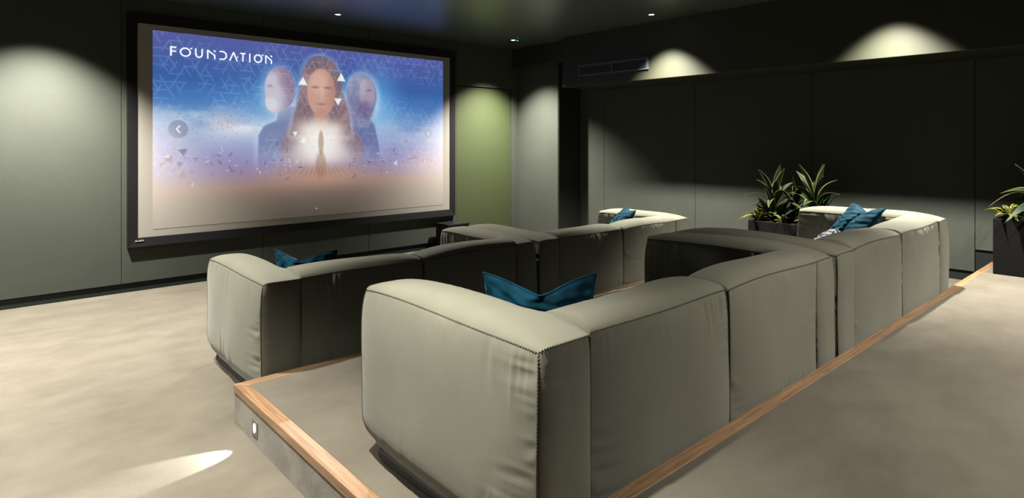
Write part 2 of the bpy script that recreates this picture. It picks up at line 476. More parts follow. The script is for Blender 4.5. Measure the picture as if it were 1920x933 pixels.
# ------------------------------------------------------------------ scatter cushions
def pillow(name, apex, dl, dr, half_l, half_r, ztop, zbot, lean, chop, mat, label, seed, thick=.07, group='blue velvet cushions on the sofas', ear=.07):
    """square cushion standing on its edge, its left and right halves running from APEX along DL and DR; LEAN moves the foot away from the corner"""
    rng = np.random.default_rng(seed); n = 56
    a = np.linspace(-1, 1, n + 1); a = .8 * a + .2 * np.sin(a * PI / 2)
    Aa, Bb = np.meshgrid(a, a, indexing='ij')
    dl = np.array(dl, float); dl /= np.linalg.norm(dl); dr = np.array(dr, float); dr /= np.linalg.norm(dr)
    sft = .05
    sp = .5 * (Aa + np.sqrt(Aa**2 + sft**2)); sn = .5 * (-Aa + np.sqrt(Aa**2 + sft**2))
    pinch = 1 - ear * (1 - Bb**2)
    pin2 = 1 - ear * (1 - Aa**2)
    X = apex[0] + (sp * dr[0] * half_r + sn * dl[0] * half_l) * pinch
    Y = apex[1] + (sp * dr[1] * half_r + sn * dl[1] * half_l) * pinch
    mid, hh = (ztop + zbot) / 2, (ztop - zbot) / 2
    t = (Bb + 1) / 2
    Z = mid + hh * Bb * pin2 - chop * np.exp(-(Aa / .42)**2) * t**3
    fo = np.array(lean) ; X = X + fo[0] * (1 - t); Y = Y + fo[1] * (1 - t)
    # surface normal by differences
    Pm = np.stack([X, Y, Z], -1)
    nx = np.cross(np.gradient(Pm, axis=0), np.gradient(Pm, axis=1)); nx /= np.linalg.norm(nx, axis=-1, keepdims=True) + 1e-9
    prof = np.clip((1 - Aa**2) * (1 - Bb**2), 0, 1) ** .5
    crease = 1 - .8 * np.exp(-(Aa / .075)**2) * (.35 + .65 * t)
    ph = rng.uniform(0, 6.28, 6)
    wr = .004 * np.sin(9 * Aa + 5 * Bb + ph[0]) * np.sin(7 * Bb + ph[1]) + .003 * np.sin(17 * Aa - 8 * Bb + ph[2]) + .002 * np.sin(26 * Bb + 9 * Aa + ph[3])
    T = (thick * prof * crease + wr * np.clip(prof * 2, 0, 1))[..., None]
    T2 = (thick * prof * crease - wr * np.clip(prof * 2, 0, 1))[..., None]
    Vf = (Pm + nx * T).reshape(-1, 3); Vb = (Pm - nx * T2).reshape(-1, 3)
    m = n + 1
    g = np.arange(m * m).reshape(m, m)
    rim = np.zeros((m, m), bool); rim[0] = rim[-1] = True; rim[:, 0] = rim[:, -1] = True
    gb = g + m * m; gb = np.where(rim, g, gb)
    q1 = np.stack([g[:-1, :-1], g[1:, :-1], g[1:, 1:], g[:-1, 1:]], -1).reshape(-1, 4)
    q2 = np.stack([gb[:-1, :-1], gb[:-1, 1:], gb[1:, 1:], gb[1:, :-1]], -1).reshape(-1, 4)
    V = np.concatenate([Vf, Vb]); F = np.concatenate([q1, q2])
    used = np.unique(F); remap = -np.ones(len(V), int); remap[used] = np.arange(len(used))
    base = np.array([V[used][:, 0].mean(), V[used][:, 1].mean(), V[used][:, 2].min()])
    o = link_mesh(name, V[used] - base, remap[F], mat, None, smooth=True)
    o.location = base
    tag(o, label, 'cushion', group)
    loop = [g[i, 0] for i in range(m)] + [g[-1, j] for j in range(1, m)] + [g[i, -1] for i in range(m-2, -1, -1)] + [g[0, j] for j in range(m-2, -1, -1)]
    MB().tube([V[k] - base for k in loop], .0042, 6, cap=False).build('piping', mat, o, smooth=True)
    return o

pillow('cushion', (1.488, 1.512), (-.08, 1), (1, -.02), .29, .29, .958, .65, (.05, .05), .03, M['velvet'],
       'teal blue velvet cushion in the near corner of the closest sofa', 3, thick=.055)
pillow('cushion', (1.505, 3.68), (-.15, 1), (1, -.06), .26, .26, .762, .45, (.05, .05), .03, M['velvet'],
       'dark teal velvet cushion on the lower sofa beside the step corner', 5, thick=.05)
pillow('cushion', (4.968, 1.572), (-.55, -.62), (.45, .62), .19, .20, .985, .66, (-.16, .18), .06, M['velvet'],
       'blue velvet cushion beside the small striped one, near the planter', 8, thick=.06)
pillow('cushion', (4.95, 3.73), (-.5, -.6), (.45, .62), .19, .19, .79, .46, (-.18, .18), .05, M['velvet'],
       'small pale-lit blue velvet cushion at the far sofa end before the dark wall', 9, thick=.06)
o = pillow('cushion', (4.29, 1.56), (-1, .1), (1, .1), .17, .17, .835, .65, (-.0, .12), -.03, M['stripe'],
       'blue and white striped cushion just showing over the sofa back', 12, thick=.075, group=None, ear=-.10)

# ------------------------------------------------------------------ projection screen
FX0, FX1, FZ0, FZ1, FW = 1.126, 5.033, .436, 2.70, .0855
YF = YW - .035
scr = empty('projection_screen', ((FX0+FX1)/2, YW, FZ0), 'large wall screen in a black frame showing a blue title picture', 'screen')
sx, sz = (FX0+FX1)/2, FZ0
def rel(m):                                   # shift an MB into the screen's own space
    m.v = [(x - sx, y - YW, z - sz) for x, y, z in m.v]; return m
b = MB()
b.hexa([(FX0,YF,FZ0),(FX0,YF,FZ1),(FX0+FW,YF+.008,FZ1-FW),(FX0+FW,YF+.008,FZ0+FW)], [(FX0,YW-.001,FZ0),(FX0,YW-.001,FZ1),(FX0+FW,YW-.001,FZ1-FW),(FX0+FW,YW-.001,FZ0+FW)])
b.hexa([(FX1,YF,FZ1),(FX1,YF,FZ0),(FX1-FW,YF+.008,FZ0+FW),(FX1-FW,YF+.008,FZ1-FW)], [(FX1,YW-.001,FZ1),(FX1,YW-.001,FZ0),(FX1-FW,YW-.001,FZ0+FW),(FX1-FW,YW-.001,FZ1-FW)])
b.hexa([(FX1,YF,FZ0),(FX0,YF,FZ0),(FX0+FW,YF+.008,FZ0+FW),(FX1-FW,YF+.008,FZ0+FW)], [(FX1,YW-.001,FZ0),(FX0,YW-.001,FZ0),(FX0+FW,YW-.001,FZ0+FW),(FX1-FW,YW-.001,FZ0+FW)])
b.hexa([(FX0,YF,FZ1),(FX1,YF,FZ1),(FX1-FW,YF+.008,FZ1-FW),(FX0+FW,YF+.008,FZ1-FW)], [(FX0,YW-.001,FZ1),(FX1,YW-.001,FZ1),(FX1-FW,YW-.001,FZ1-FW),(FX0+FW,YW-.001,FZ1-FW)])
rel(b).build('screen_frame', M['frame'], scr)
YS = YW - .022
rel(MB().box(FX0+FW-.01, FX1-FW+.01, YS, YS+.01, FZ0+FW-.01, FZ1-FW+.01)).build('screen_surface', M['screen'], scr)

# picture area 16 x 9
PX0, PW, PZ1, PH = 1.342, 3.49, 2.558, 1.965
def paint():
    nx, ny = 600, 338
    X = np.linspace(0, 16, nx + 1)[None, :].repeat(ny + 1, 0); Y = np.linspace(0, 9, ny + 1)[:, None].repeat(nx + 1, 1)
    px = 16 / nx
    rng = np.random.default_rng(4)
    def vnoise(fx, fy, oct=4, seed=0):
        r = np.random.default_rng(seed); out = 0; amp = 1; tot = 0
        for o_ in range(oct):
            g = r.random((90, 160))
            qx, qy = X * fx * 2**o_, Y * fy * 2**o_
            ix, iy = np.floor(qx).astype(int), np.floor(qy).astype(int)
            tx, ty = qx - ix, qy - iy; tx = tx*tx*(3-2*tx); ty = ty*ty*(3-2*ty)
            G = lambda a, b_: g[b_ % 90, a % 160]
            v = (G(ix,iy)*(1-tx)+G(ix+1,iy)*tx)*(1-ty)+(G(ix,iy+1)*(1-tx)+G(ix+1,iy+1)*tx)*ty
            out = out + amp * v; tot += amp; amp *= .5
        return out / tot
    # sky bands, sRGB; beige lowest ones paint in downlight falling on the screen
    ky = [0, .8, 2.0, 3.0, 4.0, 5.0, 6.0, 6.7, 7.3, 8.0, 9.0]
    kc = np.array([(84,96,172),(70,98,172),(36,98,172),(64,126,194),(124,162,210),(150,162,206),(150,146,194),(148,132,168),(150,124,118),(112,98,90),(70,64,60)], float)
    C = np.stack([np.interp(Y, ky, kc[:, k]) for k in range(3)], -1)
    def over(mask, col):
        nonlocal C
        mask = np.clip(mask, 0, 1)[..., None]
        C = C * (1 - mask) + np.asarray(col, float) * mask
    def screen(mask, col):
        nonlocal C
        C = 255 - (255 - C) * (1 - np.clip(mask, 0, 1)[..., None] * np.asarray(col, float) / 255)
    sm = lambda a, b_, t: (lambda q: q*q*(3-2*q))(np.clip((t - a) / (b_ - a), 0, 1))
    # clouds: pale streaks at left, soft at right
    cl = vnoise(.28, .75, 5, 1); left = np.exp(-((X - 2.6)/2.6)**2 - ((Y - 3.9)/1.25)**2)
    over(sm(.42, .7, cl) * left * .85, (222, 230, 240))
    over(np.exp(-((X - 3.9)/1.5)**2 - ((Y - 4.15 - .1*(X-3))/.45)**2) * .9 * sm(.2, .55, cl), (238, 242, 248))
    over(np.exp(-((X - 3.2)/.8)**2 - ((Y - 4.1)/.5)**2) * .35, (235, 205, 205))
    cr_ = vnoise(.22, .6, 5, 2); over(sm(.45, .7, cr_) * np.exp(-((X - 13.8)/2.2)**2 - ((Y - 4.4 + .18*(X-14))/.9)**2) * .6, (200, 208, 232))
    over(np.exp(-((X - 15)/2)**2 - ((Y - 6.4)/.5)**2) * .35, (200, 150, 150))
    over(sm(.5, .75, vnoise(.3, .9, 4, 3)) * np.exp(-((Y - 1.2)/1.3)**2) * .22, (60, 84, 160))
    screen(np.exp(-((X - 5.6)/2.2)**2 - ((Y - 3.2)/1.5)**2) * .35, (150, 200, 255))
    screen(np.exp(-((X - 11.4)/1.3)**2 - ((Y - 3.0)/2.0)**2) * .55, (120, 190, 255))
    # three soft, featureless bust shapes: plain tonal masses
    def ell(cx, cy, rx, ry, soft, rot=0):
        dx, dy = X - cx, Y - cy; c_, s_ = math.cos(rot), math.sin(rot)
        q = np.sqrt(((dx*c_ + dy*s_)/rx)**2 + ((-dx*s_ + dy*c_)/ry)**2)
        return sm(1 + soft, 1 - soft, q)
    def poly(pts, soft=.05):
        inside = np.zeros_like(X, bool); dist = np.full(X.shape, 9.)
        m = len(pts)
        for i in range(m):
            (x1, y1), (x2, y2) = pts[i], pts[(i + 1) % m]
            cond = ((y1 > Y) != (y2 > Y)) & (X < (x2 - x1) * (Y - y1) / ((y2 - y1) or 1e-9) + x1)
            inside ^= cond
            t = np.clip(((X-x1)*(x2-x1)+(Y-y1)*(y2-y1))/(((x2-x1)**2+(y2-y1)**2) or 1e-9), 0, 1)
            dist = np.minimum(dist, np.hypot(X-x1-t*(x2-x1), Y-y1-t*(y2-y1)))
        sd = np.where(inside, dist, -dist)
        return sm(-soft, soft, sd), sd
    fade = sm(6.9, 5.0, Y)
    # left
    mL, sd = poly([(4.62,6.9),(4.68,4.7),(4.95,4.25),(5.6,3.95),(5.7,3.3),(6.5,3.2),(6.6,3.9),(7.2,4.3),(7.3,6.9)], .08)
    screen(np.exp(-(np.clip(-sd, 0, 9)/.22)**2) * (1 - mL) * fade * .4, (170, 215, 255))
    over(mL * fade * .9, (122, 138, 180)); over(mL * fade * sm(5.6, 6.8, X) * .5, (120, 112, 150))
    hL = np.maximum(ell(5.78, 2.3, .8, 1.08, .07), ell(5.5, 2.95, .5, .62, .1))
    screen(ell(5.7, 2.45, 1.0, 1.4, .3) * .35, (190, 220, 255))
    over(hL, (206, 200, 214)); over(hL * sm(5.6, 6.45, X) * .75, (132, 110, 148)); over(hL * sm(1.75, 1.2, Y) * .75, (150, 120, 150))
    over(ell(5.3, 3.15, .36, .36, .4) * hL * .5, (235, 238, 245))
    # right
    mR, sd = poly([(9.6,6.9),(9.7,4.4),(10.1,3.6),(10.7,3.3),(11.2,4.1),(11.45,5.2),(11.7,6.9)], .08)
    over(mR * fade * .85, (104, 112, 164))
    hR = np.maximum(ell(10.4, 2.45, .93, 1.22, .06), ell(10.2, 3.2, .85, 1.0, .12))
    screen(ell(10.42, 2.55, 1.15, 1.5, .22) * .5, (200, 225, 255))
    over(hR, (138, 140, 176)); over(ell(10.72, 2.3, .5, .85, .15) * .9, (176, 160, 184)); over(ell(10.62, 3.25, .5, .5, .5) * .6, (104, 92, 138))
    over(ell(10.1, 1.9, .55, .6, .4) * .4, (205, 210, 225))
    # centre
    mC, sd = poly([(5.7,6.9),(5.85,5.0),(6.2,4.3),(7.0,3.9),(9.0,3.9),(9.9,4.3),(10.5,5.2),(10.7,6.9)], .12)
    over(mC * fade * .92, (140, 118, 132))
    hr, sd = poly([(6.3,4.7),(6.55,3.4),(6.85,2.2),(6.95,1.3),(7.4,.6),(8.0,.42),(8.6,.62),(9.05,1.3),(9.2,2.3),(9.6,3.5),(9.75,4.7)], .14)
    screen(np.exp(-(np.clip(-sd, 0, 9)/.18)**2) * (1 - hr) * .4, (190, 215, 255))
    tex = vnoise(1.6, 1.1, 4, 6)
    over(hr * .96, (134, 108, 118)); over(hr * sm(.45, .7, tex) * .5, (188, 160, 165)); over(hr * sm(1.5, .6, Y) * .45, (110, 96, 120))
    fC = ell(8.0, 2.38, .8, 1.28, .06)
    over(fC, (206, 164, 150)); over(fC * sm(8.1, 8.75, X) * .45, (168, 118, 112)); over(ell(7.85, 1.9, .5, .6, .5) * .45, (232, 200, 186))
    over(ell(8.0, 3.75, .42, .5, .3) * .8, (196, 146, 128))
    # vague shading on the masses
    over(ell(7.66, 2.12, .2, .07, .6) * .5, (120, 84, 86)); over(ell(8.34, 2.12, .2, .07, .6) * .5, (120, 84, 86))
    over(ell(8.02, 2.5, .08, .34, .7) * .3, (236, 206, 190)); over(ell(8.0, 3.02, .24, .06, .6) * .5, (150, 92, 90))
    over(ell(6.15, 1.75, .5, .62, .5) * hL * .5, (140, 116, 150)); over(ell(5.25, 2.2, .14, .07, .6) * .45, (120, 104, 140))
    over(ell(10.0, 2.6, .3, 1.1, .5) * .45, (112, 116, 160)); over(ell(10.85, 2.12, .16, .06, .6) * .5, (100, 88, 128))
    for k_ in range(9):
        xx = 7.05 + k_ * .24; over(sm(.05, .0, np.abs(X - xx - .12*np.sin(Y*5+k_))) * hr * (1 - fC) * .25, (205, 180, 180))
    # warm burst and ground
    screen(np.exp(-((X - 7.95)/1.45)**4 - ((Y - 4.85)/.95)**4) * .9, (255, 240, 212)); screen(np.exp(-((X - 7.95)/.8)**2 - ((Y - 5.1)/.9)**2) * .6, (255, 240, 212))
    screen(np.exp(-((X - 8.0)/2.0)**2 - ((Y - 5.85)/.6)**2) * .8, (250, 214, 172))
    over(np.exp(-((X - 8.0)/3.2)**2 - ((Y - 6.85)/.5)**2) * .7, (205, 160, 130))
    ang = np.arctan2(X - 8.0, Y - 5.2)
    over((.5 + .5*np.sin(ang * 46)) * np.exp(-((X - 8.0)/2.0)**2 - ((Y - 6.6)/.35)**2) * .35, (150, 110, 90))
    over(ell(7.97, 5.1, .15, .66, .2) * .6, (170, 138, 112))
    over(ell(7.97, 6.3, .3, .7, .3) * .5, (160, 122, 100))
    # triangular line lattice
    lat = np.zeros_like(X); sp = .44
    reg = vnoise(.35, .5, 3, 9)
    for k, th_ in enumerate((0, PI/3, 2*PI/3)):
        q = (X * math.sin(th_) + Y * math.cos(th_)) / (sp * .866)
        r_ = (X * math.cos(th_) - Y * math.sin(th_)) / (sp * 1.0)
        line = np.exp(-((q - np.round(q)) * sp * .866 / .026)**2)
        cell = (np.round(q).astype(int) * 73 + np.floor(r_ * .7).astype(int) * 151 + k * 37) % 97
        lat = np.maximum(lat, line * (cell < 52))
    lat *= sm(.32, .6, reg) * sm(7.2, 6.0, Y) * (1 - .75 * fC)
    over(lat * .30, (196, 216, 246))
    # solid triangles and drifting shards
    def tri(cx, cy, r_, rot, col, al=1.):
        p, _ = poly([(cx + r_*math.sin(rot + k*2*PI/3), cy - r_*math.cos(rot + k*2*PI/3)) for k in range(3)], .03); over(p * al, col)
    for cx, cy, r_, rot in ((6.97,1.9,.3,0),(9.14,1.55,.3,0),(8.95,2.8,.26,PI),(6.55,4.6,.16,PI),(7.0,5.0,.22,.2)): tri(cx, cy, r_, rot, (250, 250, 250), .95)
    for cx, cy, r_, rot, col in ((1.24,5.5,.22,PI*.96,(84,76,126)),(.68,5.86,.22,.5,(128,98,122)),(1.1,6.08,.17,PI*1.05,(110,92,128)),(1.22,6.62,.24,.05,(150,116,118)),(.32,6.1,.1,.4,(130,104,124)),(1.6,6.45,.14,.1,(128,124,160)),(12.6,6.3,.2,.4,(205,205,225))): tri(cx, cy, r_, rot, col, .95)
    for _ in range(100):
        cx = rng.uniform(.3, 15.5); cy = rng.normal(6.1, .42) - .25*math.exp(-((cx-8)/3.5)**2) * rng.random()
        if 7.2 < cx < 8.8 or not 4.6 < cy < 7.3: continue
        L_ = rng.uniform(.03, .13); w_ = rng.uniform(.008, .03); t_ = rng.uniform(0, PI)
        dx, dy = X - cx, Y - cy; u_ = dx*math.cos(t_)+dy*math.sin(t_); v_ = -dx*math.sin(t_)+dy*math.cos(t_)
        m_ = sm(px, -px*.2, np.abs(u_) - L_) * sm(px, -px*.2, np.abs(v_) - w_)
        over(m_ * .6, (120, 90, 96) if rng.random() < .75 else (225, 220, 225))
    for _ in range(90):
        cx = rng.normal(2.6, 1.3); cy = 4.0 + rng.normal(0, .55) + .25*(2.5-cx)*.5
        over(sm(.035, .01, np.hypot(X - cx, Y - cy)) * .6, (86, 84, 120))
    # on-screen arrows and page dots
    def seg(x1, y1, x2, y2, w_):
        t = np.clip(((X-x1)*(x2-x1)+(Y-y1)*(y2-y1))/((x2-x1)**2+(y2-y1)**2), 0, 1)
        return sm(w_ + px*.6, w_ - px*.6, np.hypot(X-x1-t*(x2-x1), Y-y1-t*(y2-y1)))
    over(sm(.44, .40, np.hypot(X - 1.04, Y - 4.46)) * .55, (120, 128, 160))
    over(np.maximum(seg(1.1, 4.31, .97, 4.46, .03), seg(.97, 4.46, 1.1, 4.61, .03)), (250, 250, 250))
    over(sm(.3, .26, np.hypot(X - 14.88, Y - 4.54)) * .25, (120, 128, 170))
    over(np.maximum(seg(14.83, 4.42, 14.93, 4.54, .022), seg(14.93, 4.54, 14.83, 4.66, .022)), (240, 240, 245))
    for k in range(9):
        over(sm(.045, .015, np.hypot(X - 7.2 - k*.17, Y - 8.62)) * (1. if k == 3 else .22), (240, 244, 255) if k == 3 else (170, 170, 180))
    C *= (1 + .03 * (rng.random(X.shape)[..., None] - .5))
    lin = s2l(np.clip(C, 0, 255)) ** 1.12
    return X, Y, lin, nx, ny

GX, GY, LIN, nx, ny = paint()
V = np.stack([PX0 + GX/16*PW - sx, np.full(GX.shape, YS - .0015 - YW), PZ1 - GY/9*PH - sz], -1).reshape(-1, 3)
g = np.arange((nx+1)*(ny+1)).reshape(ny+1, nx+1)
F = np.stack([g[:-1,:-1], g[1:,:-1], g[1:,1:], g[:-1,1:]], -1).reshape(-1, 4)
m, nt, bs = new_mat('projected_picture')
at = N(nt, 'ShaderNodeVertexColor', layer_name='picture')
nt.links.new(at.outputs['Color'], bs.inputs['Emission Color'])
PICT_GAIN = .9
bs.inputs['Emission Strength'].default_value = PICT_GAIN
bs.inputs['Base Color'].default_value = (.184,.176,.164,1); bs.inputs['Roughness'].default_value = .9; bs.inputs['Specular IOR Level'].default_value = .1
po = link_mesh('projected_picture', V, F, m, scr)
ca = po.data.color_attributes.new('picture', 'FLOAT_COLOR', 'POINT')
ca.data.foreach_set('color', np.concatenate([LIN.reshape(-1, 3), np.ones((V.shape[0], 1))], 1).astype(np.float32).ravel())

# title lettering, strokes as thin flat bars
def stroke(mb, pts, w, y0, y1):
    for (xa, za), (xb, zb) in zip(pts, pts[1:]):
        d_ = Vector((xb - xa, zb - za)); L = d_.length
        if L < 1e-6: continue
        d_ /= L; nrm = Vector((-d_.y, d_.x)) * w / 2; e = d_ * w * .05
        q = [(xa - nrm.x - e.x, za - nrm.y - e.y), (xb - nrm.x + e.x, zb - nrm.y + e.y), (xb + nrm.x + e.x, zb + nrm.y + e.y), (xa + nrm.x - e.x, za + nrm.y - e.y)]
        mb.hexa([(x, y0, z) for x, z in q], [(x, y1, z) for x, z in q])
def arc(cx, cz, rx, rz, t0, t1, n=26): return [(cx + rx*math.cos(R(t0 + (t1-t0)*i/n)), cz + rz*math.sin(R(t0 + (t1-t0)*i/n))) for i in range(n+1)]
TH = .094; TZ = 2.322; TW = .0135
def tx(p): return 1.497 + (p - 175)/1580*1.011
def put(pts, w=TW): stroke(cur[0], [(x, TZ + z*TH) for x, z in pts], w, YS - .004, YS - .0025)
def letF(a, c): put([(tx(a+9), 0), (tx(a+9), 1)], TW*1.15); put([(tx(a+8), .93), (tx(c), .93)]); put([(tx(a+22), .5), (tx(c), .5)], TW*.9)
def letO(a, c):
    put(arc((tx(a)+tx(c))/2, .5, (tx(c)-tx(a))/2 - TW/2, .5 - TW/2/TH, 0, 360, 40)); put([(tx(c)-.006, .97), (tx(c)+.010, .93)], .012)
def letU(a, c):
    r_ = (tx(c)-tx(a))/2 - TW/2; cx = (tx(a)+tx(c))/2
    put([(cx - r_, 1), (cx - r_, .42)] + arc(cx, .42, r_, .35, 180, 360)[0:] + [(cx + r_, .42), (cx + r_, 1)])
def letN(a, c):
    x0, x1 = tx(a)+TW/2, tx(c)-TW/2
    put([(x0, 0), (x0, .98)]); put([(x0, .93), (x1, .42)]); put([(x1, .46), (x1, 0)]); put([(x1 - .008, 1.0), (x1 + .006, .82)], .013)
def letD(a, c):
    put([(tx(a), .93), (tx(a)+.03, .93)] + arc(tx(a)+.03, .5, tx(c)-tx(a)-.03-TW/2, .43, 90, -90) + [(tx(a), .07)])
def letA(a, c):
    ap = (tx(a)+tx(c))/2; put([(tx(a)+.004, 0), (ap, .97)]); put([(ap, .97), (tx(c)-.006, 0)]); put([(tx(c)-.006, .5), (tx(c)+.004, .44)], .012)
cur = [None]
def letT(a, c): put([(tx(a), .93), (tx(c), .93)]); put([(tx((a+c)/2), .93), (tx((a+c)/2), 0)])
def letI(a, c): put([(tx((a+c)/2), 1), (tx((a+c)/2), 0)])
for fn, a, c in ((letF,175,258),(letO,308,470),(letU,530,645),(letN,708,835),(letD,900,1015),(letA,1052,1185),(letT,1225,1312),(letI,1370,1392),(letO,1448,1590),(letN,1638,1755)):
    cur[0] = MB(); fn(a, c); rel(cur[0]).build('title_letter', M['title'], scr)
# tiny maker's badge on the frame, too small to read
b = MB()
for i, (w_, h_) in enumerate(((.012,.014),(.008,.01),(.012,.012),(.009,.016),(.012,.013))): b.box(1.192 + i*.0145, 1.192 + i*.0145 + w_, YF - .001, YF + .002, .487, .487 + h_)
rel(b).build('frame_badge', M['badge'], scr)

# ------------------------------------------------------------------ equipment box under the screen corner
bx = empty('equipment_box', (4.87, 6.65, 0), 'low black equipment box with glossy top below the screen corner', 'equipment box')
MB().box(-.175, .175, -.14, .14, .0, .345).build('box_body', M['black'], bx, bevel=.006)
MB().box(-.182, .182, -.15, .145, .346, .362).build('box_top', M['gloss_black'], bx, bevel=.003)
MB().tube([(-.11,-.146,.31),(-.09,-.16,.29),(.05,-.16,.29),(.08,-.146,.32)], .005, 8).build('handle', M['silver'], bx, smooth=True)

# ------------------------------------------------------------------ ceiling air grille in the soffit
gr = empty('air_grille', (SX, 4.79, 2.31), 'long dark slatted air grille set in the soffit face', 'air grille')
gw, gh = 1.10, .148
MB().box(-.002, .01, -gw/2+.01, gw/2-.01, .008, gh-.008).build('grille_back', M['grille_in'], gr)
b = MB()
t_ = .024
b.box(-.014, 0, -gw/2, gw/2, 0, t_).box(-.014, 0, -gw/2, gw/2, gh-t_, gh).box(-.014, 0, -gw/2, -gw/2+t_*1.4, t_, gh-t_).box(-.014, 0, gw/2-t_, gw/2, t_, gh-t_).box(-.012, 0, -.012, .012, t_, gh-t_)
b.build('grille_frame', M['grille'], gr, bevel=.002)
for k in range(4):
    z = t_ + .012 + k * (gh - 2*t_ - .012) / 3.6
    for y0, y1 in ((-gw/2+t_*1.4, -.012), (.012, gw/2-t_)):
        MB().hexa([(-.011,y0,z),(-.011,y1,z),(-.0025,y1,z+.012),(-.0025,y0,z+.012)], [(-.011,y0,z+.004),(-.011,y1,z+.004),(-.0025,y1,z+.016),(-.0025,y0,z+.016)]).build('slat', M['grille'], gr)

# ------------------------------------------------------------------ ceiling lights and an added fill lamp
WARM = (1.0, .925, .79)
def spot(x, y, power, size=84, blend=.75, tilt=(0, 0), rad=.03, col=WARM):
    l = bpy.data.lights.new('downlight_or_fill_beam', 'SPOT'); l.energy = power; l.color = col
    l.spot_size = R(size); l.spot_blend = blend; l.shadow_soft_size = rad
    o = bpy.data.objects.new('downlight_or_fill_beam', l); COL.objects.link(o)
    o.location = (x, y, ZC - .022)
    o.rotation_euler = Vector((tilt[0], tilt[1], -1)).to_track_quat('-Z', 'Y').to_euler()
    return o
def fixture(x, y, label):
    t = empty('recessed_downlight', (x, y, ZC), label, 'ceiling light', 'recessed ceiling downlights')
    MB().lathe([(.047, 0), (.047, -.004), (.034, -.006), (.031, -.001), (.031, 0)], (0,0,0), 40).build('trim_ring', M['trim_white'], t, smooth=True)
    MB().lathe([(.0305, -.0012), (.02, -.0035), (.0005, -.0045)], (0,0,0), 32).build('lens', M['lens'], t, smooth=True)
fixture(3.02, 6.25, 'small lit ceiling downlight above the middle of the screen')
fixture(5.59, 6.22, 'small lit ceiling downlight beside a green indicator, before the door')
fixture(5.60, 3.95, 'small lit ceiling downlight beside the soffit and its air grille')
sn = empty('ceiling_sensor', (5.605, 6.15, ZC), 'tiny ceiling sensor with a green light beside the door downlight', 'sensor')
MB().lathe([(.02, 0), (.02, -.008), (.014, -.014), (.0005, -.014)], (0,0,0), 24).build('sensor_housing', M['trim_dark'], sn, smooth=True)
MB().lathe([(.011, -.0145), (.008, -.019), (.0005, -.0205)], (0,0,0), 16).build('indicator_light', M['led_green'], sn, smooth=True)

P = 1640
spot(3.02, 6.25, P*.75, tilt=(0, -.48))
spot(5.59, 6.22, P*1.6, size=100, blend=1)
spot(5.60, 3.95, P*1.6, size=96, blend=.9)
spot(5.60, 1.70, P*1.5, size=90, blend=.85)
spot(.44, 6.25, P*1.9, size=98, blend=1)
spot(.44, 3.95, P*.95, size=84, blend=1)
spot(.44, 1.70, P*1.15, size=82, blend=1)
spot(3.02, -.55, P*.70, size=128, blend=1)
spot(5.60, -.55, P*1.15, size=112, blend=1)
spot(-2.1, 3.95, P*2.9, size=130, blend=1)  # wide fill lamp added out of view to brighten the sofa arms' left sides

# step light in the riser
sl = empty('step_light', (TX + .004, 3.0, .083), 'small lit rectangular light set in the carpeted step riser', 'step light')
MB().box(-.004, .004, -.036, .036, -.04, .034).build('cover_plate', M['step_plate'], sl, bevel=.002)
b = MB()
ring = [( -.0055, .013*math.cos(t), .022*math.sin(t) - .003) for t in np.linspace(0, 2*PI, 25)[:-1]]
b.hexa([(x, y, z) for x, y, z in ring], [(-.001, y, z) for x, y, z in ring]); b.build('lens', M['step_lens'], sl)
l = bpy.data.lights.new('step_light_beam', 'SPOT'); l.energy = 80; l.color = (1, .97, .88); l.spot_size = R(40); l.spot_blend = .3; l.shadow_soft_size = .006
o = bpy.data.objects.new('step_light_beam', l); COL.objects.link(o); o.location = (TX - .006, 3.0, .08)
o.rotation_euler = Vector((-1, .04, -.36)).to_track_quat('-Z', 'Y').to_euler()

# ------------------------------------------------------------------ planted boxes
def leaf(base, tip, width, arch, roll=0., fold=.25, n=12, droop=0.):
    """one blade: verts, faces, uv (across, along)"""
    b0, t0 = Vector(base), Vector(tip)
    axis = t0 - b0; L = axis.length
    up = Vector((0, 0, 1)); side = axis.cross(up)
    if side.length < .05 * L: side = Vector((.6, -.8, 0))
    side.normalize(); side.rotate(Matrix.Rotation(roll, 3, axis.normalized()))
    nrm = side.cross(axis).normalized()
    vs, uv = [], []
    for i in range(n + 1):
        t = i / n
        p = b0 + axis * t + up * (arch * math.sin(PI * t ** .8)) * L - up * droop * L * t * t
        w = width * (math.sin(PI * min(1, (.06 + .94 * t) ** .9 * .99)) ** 1.15 + .05 * (1 - t))
        if i == n: w = .0006
        for k, q in enumerate((-1, -.5, 0, .5, 1)):
            vs.append(p + side * (w * q) + nrm * (abs(q) * fold * w)); uv.append((q, t * 4))
    fs = []
    for i in range(n):
        for k in range(4):
            a = i * 5 + k; fs.append((a, a + 1, a + 6, a + 5))
    return vs, fs, uv
def leaf_mesh(name, leaves, mat, parent, org):
    V, F, U = [], [], []
    for lf in leaves:
        v, f, u = leaf(**lf); o_ = len(V)
        V += [p - Vector(org) for p in v]; U += u; F += [tuple(o_ + i for i in q) for q in f]
    o = link_mesh(name, V, F, mat, parent, smooth=True)
    uv = o.data.uv_layers.new(name='blade')
    li = np.empty(len(o.data.loops), np.int32); o.data.loops.foreach_get('vertex_index', li)
    uv.data.foreach_set('uv', np.asarray(U, np.float32)[li].ravel())
    o.modifiers.new('thickness', 'SOLIDIFY').thickness = .0012
    return o

